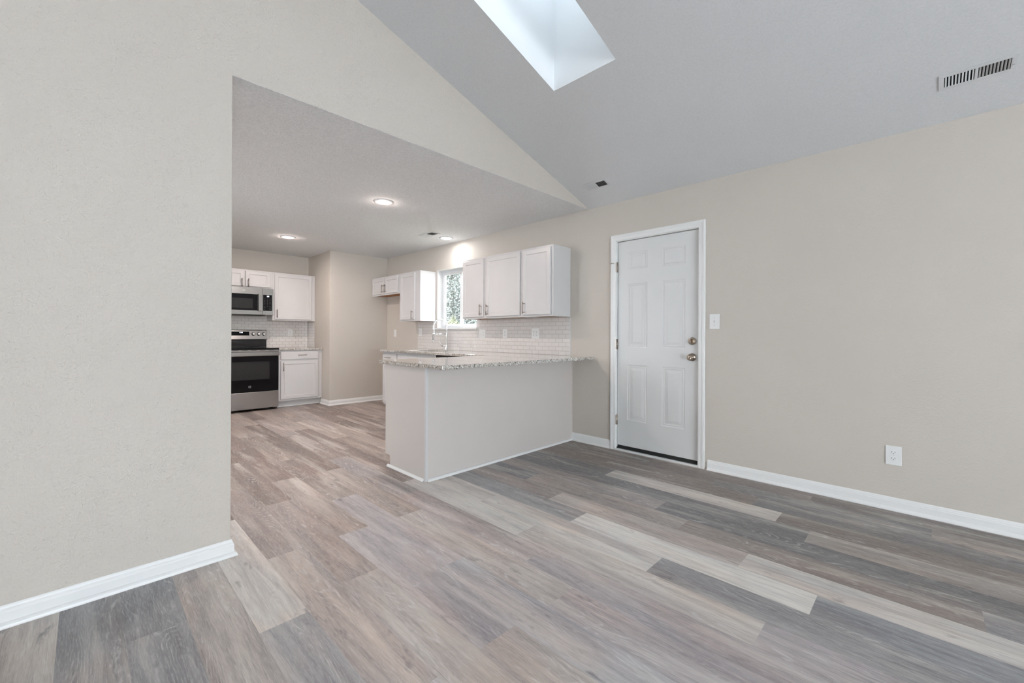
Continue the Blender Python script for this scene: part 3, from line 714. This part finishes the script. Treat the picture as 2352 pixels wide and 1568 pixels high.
for i in range(3):
    MB().box(-2.020 + i * .016, -2.013 + i * .016, onp(1.145) - .0018, onp(1.145) - .0009, 1.137, 1.153).build('clock_digit', M['digit'], cp)
for kx in (-1.836, -1.762, -1.690, -2.36, -2.29):
    k = MB().lathe([(0, .0005), (.027, .0005), (.027, .005), (.021, .008), (.020, .026), (.017, .030), (0, .030)], (kx, onp(1.122), 1.122), (0, -1, .15)).build('knob', M['chrome'], t)
    MB().box(kx - .003, kx + .003, onp(1.122) - .036, onp(1.122) - .029, 1.106, 1.142).build('knob_grip', M['chrome'], k)
# oven door
od = MB().box(A0 + .002, A1 - .001, F, -.6205, .285, .862).build('oven_door', M['glass_black'], t, .004)
MB().box(A0 + .10, A1 - .125, F - .0012, F - .0002, .462, .722).build('oven_window', M['oven_window'], od)
tr = MB().box(A0 + .001, A1, F - .002, -.6205, .8625, .893).build('vent_trim', M['steel'], t, .002)
for i in range(6):
    MB().box(A0 + .05 + i * .115, A0 + .12 + i * .115, F - .0028, F - .0021, .882, .888).build('vent_slot', M['slot'], tr)
mb = MB(); mb.box(A0 + .004, A1 - .003, F - .052, F - .030, .802, .862)
mb.box(A0 + .03, A0 + .055, F - .0305, F - .0004, .815, .850); mb.box(A1 - .055, A1 - .03, F - .0305, F - .0004, .815, .850)
mb.build('oven_handle', M['steel'], od, .009)
dw = MB().box(A0 + .002, A1 - .001, F, -.6205, .036, .282).build('storage_drawer', M['steel'], t, .004)
for fx_ in (A0 + .06, A1 - .05):
    MB().cyl((fx_, -.60, .0008), (fx_, -.60, .0345), .016).build('foot', M['rubber'], t)
    MB().cyl((fx_, -.08, .0008), (fx_, -.08, .0345), .016).build('foot', M['rubber'], t)
def badge(parent, x, z, y, r, mat):
    """round monogram badge"""
    b = MB().lathe([(r * .86, 0), (r, 0), (r, .0008), (r * .86, .0008), (r * .86, 0)], (x, y, z), (0, -1, 0), 24).build('emblem_ring', mat, parent)
    cu = bpy.data.curves.new('monogram', 'FONT'); cu.body = 'GE'; cu.size = r * 1.05; cu.align_x = 'CENTER'; cu.align_y = 'CENTER'; cu.extrude = .0003
    tmp = bpy.data.objects.new('monogram', cu); COL.objects.link(tmp); bpy.context.view_layer.update()
    me = bpy.data.meshes.new_from_object(tmp); bpy.data.objects.remove(tmp); 
    o = link('emblem_letters', me, None, b); me.materials.clear(); me.materials.append(mat)
    o.location = (x, y - .0004, z); o.rotation_euler = (R(90), 0, 0)
M['badge'] = simple('grey_badge', (.30, .30, .30), .4)
badge(od, -2.024, .360, F - .0006, .0175, M['badge'])

# ------------------------------------------------------------------ microwave
t = thing('microwave', 'stainless over-the-range microwave with black window and keypad', 'microwave', FAR, RZ)
Z0, Z1, MF = 1.415, 1.8205, -.400
MB().box(A0, A1, -.375, -.012, Z0 + .004, Z1).build('body', M['black'], t, .002)
SPL = -1.794
dr = MB().box(A0, SPL - .0015, MF, -.3755, Z0, Z1 - .003).build('door', M['steel'], t, .003)
MB().box(A0 + .02, -1.862, MF - .0012, MF - .0002, 1.478, 1.722).build('door_glass', M['glass_black'], dr)
MB().box(A0 + .06, -1.925, MF - .0022, MF - .0013, 1.508, 1.655).build('window_mesh', M['oven_window'], dr)
MB().box(-1.858, SPL - .008, MF - .034, MF - .018, 1.470, 1.735).box(-1.850, SPL - .014, MF - .0181, MF - .0004, 1.700, 1.722).box(-1.850, SPL - .014, MF - .0181, MF - .0004, 1.485, 1.507).build('handle', M['steel'], dr, .005)
pn = MB().box(SPL + .0005, A1, MF, -.3755, Z0, Z1 - .003).build('control_panel', M['steel'], t, .003)
kp = MB().box(SPL + .006, A1 - .022, MF - .0012, MF - .0002, 1.478, 1.723).build('keypad', M['glass_black'], pn)
gp = simple('grey_print', (.07, .07, .07), .5)
for r_ in range(8):
    for c_ in range(3):
        if r_ < 2 and c_ == 1: continue
        MB().box(-1.772 + c_ * .036, -1.758 + c_ * .036, MF - .0017, MF - .0013, 1.500 + r_ * .0225, 1.506 + r_ * .0225).build('key', gp, pn)
for x_ in (-1.735, -1.719): MB().box(x_, x_ + .012, MF - .0018, MF - .0013, 1.692, 1.707).build('clock_digit', M['digit'], pn)
MB().box(A0 + .02, A1 - .10, -.36, -.06, Z0 - .008, Z0 + .0035).build('grease_filter', M['slot'], t)
badge(dr, -2.045, 1.772, MF - .0004, .0165, M['vent'])

# ================================================================== ELECTRICS
def screw(mb, x, z, y): mb.cyl((x, y, z), (x, y - .0008, z), .0028, n=10)
def plate_mesh(w, h):
    mb = MB(); mb.box(-w / 2, w / 2, -.006, -.0006, -h / 2, h / 2); return mb
def duplex(parent, dx, y=-.006):
    for s in (-1, 1):
        c = s * .0195
        rc = MB().box(dx - .0165, dx + .0165, y - .0016, y - .0001, c - .0135, c + .0135).build('receptacle', M['plate'], parent, .0035)
        MB().box(dx - .0085, dx - .0065, y - .0022, y - .0017, c - .001, c + .008).build('slot', M['slot'], rc)
        MB().box(dx + .0060, dx + .0080, y - .0022, y - .0017, c - .0005, c + .007).build('slot', M['slot'], rc)
        MB().cyl((dx, y - .0017, c - .007), (dx, y - .0022, c - .007), .0026, n=10).build('ground_hole', M['slot'], rc)
    mb = MB(); screw(mb, dx, 0, y - .0001); mb.build('screw', M['vent'], parent)
def toggle(parent, dx, y=-.006):
    s = MB().box(dx - .005, dx + .005, y - .0008, y - .0001, -.012, .012).build('toggle_slot', M['vent'], parent)
    MB().prism([(dx - .0035, y - .0009, -.003), (dx + .0035, y - .0009, -.003), (dx + .003, y - .013, .006), (dx - .003, y - .013, .006)], (0, 0, .004)).build('toggle', M['plate'], s)
    for z in (.030, -.030):
        mb = MB(); screw(mb, dx, z, y - .0001); mb.build('screw', M['bronze'], parent)
def electrical(name, label, cat, x, z, w, h, kinds, loc_y=-.0004, rz=0, world=None, group=None):
    o = thing(name, label, cat, world or (x, loc_y, z), rz, group)
    plate_mesh(w, h).build('cover_plate', M['plate'], o, .002)
    for k, dx in kinds: (duplex if k == 'd' else toggle)(o, dx)
    return o
g_o = 'white outlet and switch plates'
electrical('light_switch', 'white single toggle light switch plate just right of the entry door', 'light switch', 1.255, 1.246, .080, .125, [('t', 0)], group=g_o)
electrical('electrical_outlet', 'white duplex outlet low on the wall at the right, above the baseboard', 'electrical outlet', 2.367, .354, .078, .123, [('d', 0)], group=g_o)
TY = -.0072
electrical('electrical_outlet', 'double white outlet plate on the tiles under the rightmost wall cabinet', 'electrical outlet', -.729, 1.146, .119, .120, [('d', -.023), ('d', .023)], TY, group=g_o)
electrical('electrical_outlet', 'single white outlet plate on the tiles, middle of the three under the cabinets', 'electrical outlet', -1.235, 1.143, .078, .112, [('d', 0)], TY, group=g_o)
electrical('light_switch', 'double switch and outlet plate on the tiles at the right end of the sill', 'light switch', -1.662, 1.140, .119, .112, [('t', -.023), ('d', .023)], TY, group=g_o)
electrical('electrical_outlet', 'faint white outlet plate on the tiles left of the faucet', 'electrical outlet', -3.125, 1.163, .072, .116, [('d', 0)], TY, group=g_o)
electrical('electrical_outlet', 'white outlet plate on the greige wall inside the empty refrigerator space', 'electrical outlet', -3.896, 1.147, .076, .118, [('d', 0)], group=g_o)
electrical('electrical_outlet', 'white outlet plate on the far tiles between range and corner', 'electrical outlet', 0, 0, .078, .114, [('d', 0)], rz=RZ, world=(SXW + .0072, -1.278, 1.146), group=g_o)

# ------------------------------------------------------------------ vents
def register(label, w, h, loc, rx, parts, tilts, group, mat='vent', dark=True, rz=0):
    """ceiling register, local x along the long side, faces -z"""
    o = thing('ceiling_vent', label, 'air vent', loc, 0, group); o.rotation_euler = (rx, 0, rz)
    ix, iy = w / 2 - .022, h / 2 - .020
    me = cells([-w / 2, -ix, -.006, .006, ix, w / 2], [-h / 2, -iy, iy, h / 2], lambda i, j: not (j == 1 and i in (1, 3)), lambda x, y: (x, y, -.005), lambda x, y: (x, y, -.0006))
    link('frame', me, M['vent'], o, .0015)
    MB().box(-ix - .002, ix + .002, -iy - .002, iy + .002, -.00055, -.0003).build('duct_shade', M['void'] if dark else M['void_grey'], o)  # flat sheet, its dark tone stands in for shade behind the slats
    n = parts
    for s, tl in zip((-1, 1), tilts):
        a, b = (-ix, -.006) if s < 0 else (.006, ix)
        for i in range(n):
            x = a + (b - a) * (i + .5) / n; q = (b - a) / n * tl[1]
            dx, dz = math.sin(tl[0]) * q, math.cos(tl[0]) * q * .5
            mb = MB(); mb.prism([(x - dx * .5, -iy, -.0046), (x + dx * .5, -iy, -.0008), (x + dx * .5 + .0008, -iy, -.0008), (x - dx * .5 + .0008, -iy, -.0046)], (0, 2 * iy, 0))
            mb.build('slat', M['vent'], o)
    return o
rx = math.atan(-SLOPE)
def on_slope(x, y, off=0): return (x, y, zs(y) - off)
v = register('large white ceiling register at the far right of the sloped ceiling', .286, .120, on_slope(2.704, -.343), -math.atan(SLOPE), 9, ((R(60), .55), (R(-60), .55)), 'ceiling registers')
MB().cyl((.130, .012, -.005), (.130, .012, -.012), .004).build('lever', M['vent'], v)
register('small white ceiling register near the wall above the entry door, half its louvres dark', .250, .112, on_slope(.305, -.328), -math.atan(SLOPE), 9, ((R(70), .72), (R(-50), .45)), 'ceiling registers')
register('pale flush register in the flat kitchen ceiling beside a downlight', .300, .140, (-2.135, -.530, KH), 0, 9, ((R(70), 1.0), (R(-60), .75)), 'ceiling registers', dark=False)

# ------------------------------------------------------------------ recessed downlights
def downlight(label, x, y, power, spill, col):
    o = thing('recessed_light', label, 'ceiling light', (x, y, KH), 0, 'recessed lights in the kitchen ceiling')
    MB().lathe([(.068, -.0005), (.094, -.0005), (.095, -.003), (.088, -.007), (.072, -.010), (.068, -.008)], (0, 0, 0), (0, 0, 1), 36).build('trim_ring', M['vent'], o)
    MB().lathe([(0, -.0165), (.03, -.0155), (.055, -.012), (.070, -.007), (.070, -.001), (0, -.001)], (0, 0, 0), (0, 0, 1), 36).build('lens', M['lens'], o)
    l = bpy.data.lights.new('lamp_glow', 'AREA'); l.shape = 'DISK'; l.size = .13; l.energy = power; l.color = col
    lo = bpy.data.objects.new('lamp_glow', l); COL.objects.link(lo); lo.parent = o; lo.location = (0, 0, -.022)
    q = bpy.data.lights.new('lamp_spill', 'POINT'); q.shadow_soft_size = .03; q.energy = spill; q.color = col
    qo = bpy.data.objects.new('lamp_spill', q); COL.objects.link(qo); qo.parent = o; qo.location = (0, 0, -.055)
    return o
WARM = (1, .85, .78)
downlight('lit round recessed light nearest the camera, alone in the middle of the kitchen ceiling', -1.318, -1.622, 10.5, .6, WARM)
downlight('lit round recessed light toward the range, at the left of the kitchen ceiling', -3.65, -1.765, 10.5, .6, WARM)
downlight('lit round recessed light close to the window wall, next to the flush vent', -2.130, -.255, 2.3, .25, (.97, .97, 1.0))

downlight('unseen recessed light added behind the left wall to brighten the kitchen', -1.318, -3.35, 5, .3, WARM)  # extra lamp out of view, put in to raise the kitchen brightness
downlight('unseen recessed light added at the far left to brighten the kitchen', -3.65, -3.35, 2, .3, WARM)  # second unseen lamp, added as fill for the kitchen

# ================================================================== OUTSIDE THE KITCHEN WINDOW
struct(MB().box(-14, 6, .1405, 24, -.35, -.30).build('ground_outside', M['grass']), 'lawn outside the kitchen window')
def tree(label, x, y, h, r, n, mat, seed, trunk=.12, name='tree', z0=.2, cat='tree'):
    rg = random.Random(seed); o = thing(name, label, cat, (x, y, -.30), 0, None)
    MB().tube([(0, 0, 0), (.05, .02, h * .35), (-.04, .05, h * .8)], [trunk, trunk * .7, trunk * .2], 8).build('trunk', M['bark'], o)
    bm = bmesh.new()
    for i in range(n):
        a = rg.uniform(0, 6.283); q = rg.random() ** .5; zc = z0 + (h - z0) * rg.random()
        k = math.sin(math.pi * min(1, max(0.05, (zc - z0) / (h - z0) * .85 + .15))) * r
        c = Vector((math.cos(a) * q * k, math.sin(a) * q * k, zc)); s = rg.uniform(.022, .062) * (r / 1.2) ** .5
        d1 = Vector((rg.uniform(-1, 1), rg.uniform(-1, 1), rg.uniform(-.7, .7))).normalized(); d2 = d1.orthogonal().normalized()
        d2.rotate(Matrix.Rotation(rg.uniform(0, 6.28), 3, d1))
        d3 = d1.cross(d2)
        bm.faces.new([bm.verts.new(c + d2 * s), bm.verts.new(c + d3 * s * .45), bm.verts.new(c - d2 * s), bm.verts.new(c - d3 * s * .45)])
    me = bpy.data.meshes.new('foliage'); bm.to_mesh(me); bm.free(); tag(link('foliage', me, mat, o), kind='stuff')
for i, (x, y, h, r, n_, lb) in enumerate(((-9.75, 5.6, 6.5, 1.0, 36000, 'dark evergreen outside the kitchen window, at the left of the pane'), (-7.55, 5.9, 7.0, 1.0, 36000, 'dark evergreen outside the kitchen window, at the right of the pane'), (-11.6, 8.6, 8.0, 1.5, 36000, 'farther evergreen seen in the gap between the two nearer ones'))):
    tree(lb, x, y, h, r, n_, M['leaf'], 11 + i)
for i, (x, y, h, r, lb) in enumerate(((-6.35, 3.1, 1.9, .55, 'pale green shrub outside, low in the left pane of the kitchen window'), (-4.9, 3.3, 1.9, .6, 'pale shrub outside, low in the right pane behind the wall cabinet'))):
    tree(lb, x, y, h, r, 22000, M['leaf_pale'], 31 + i, .04, 'shrub', .05, 'shrub')
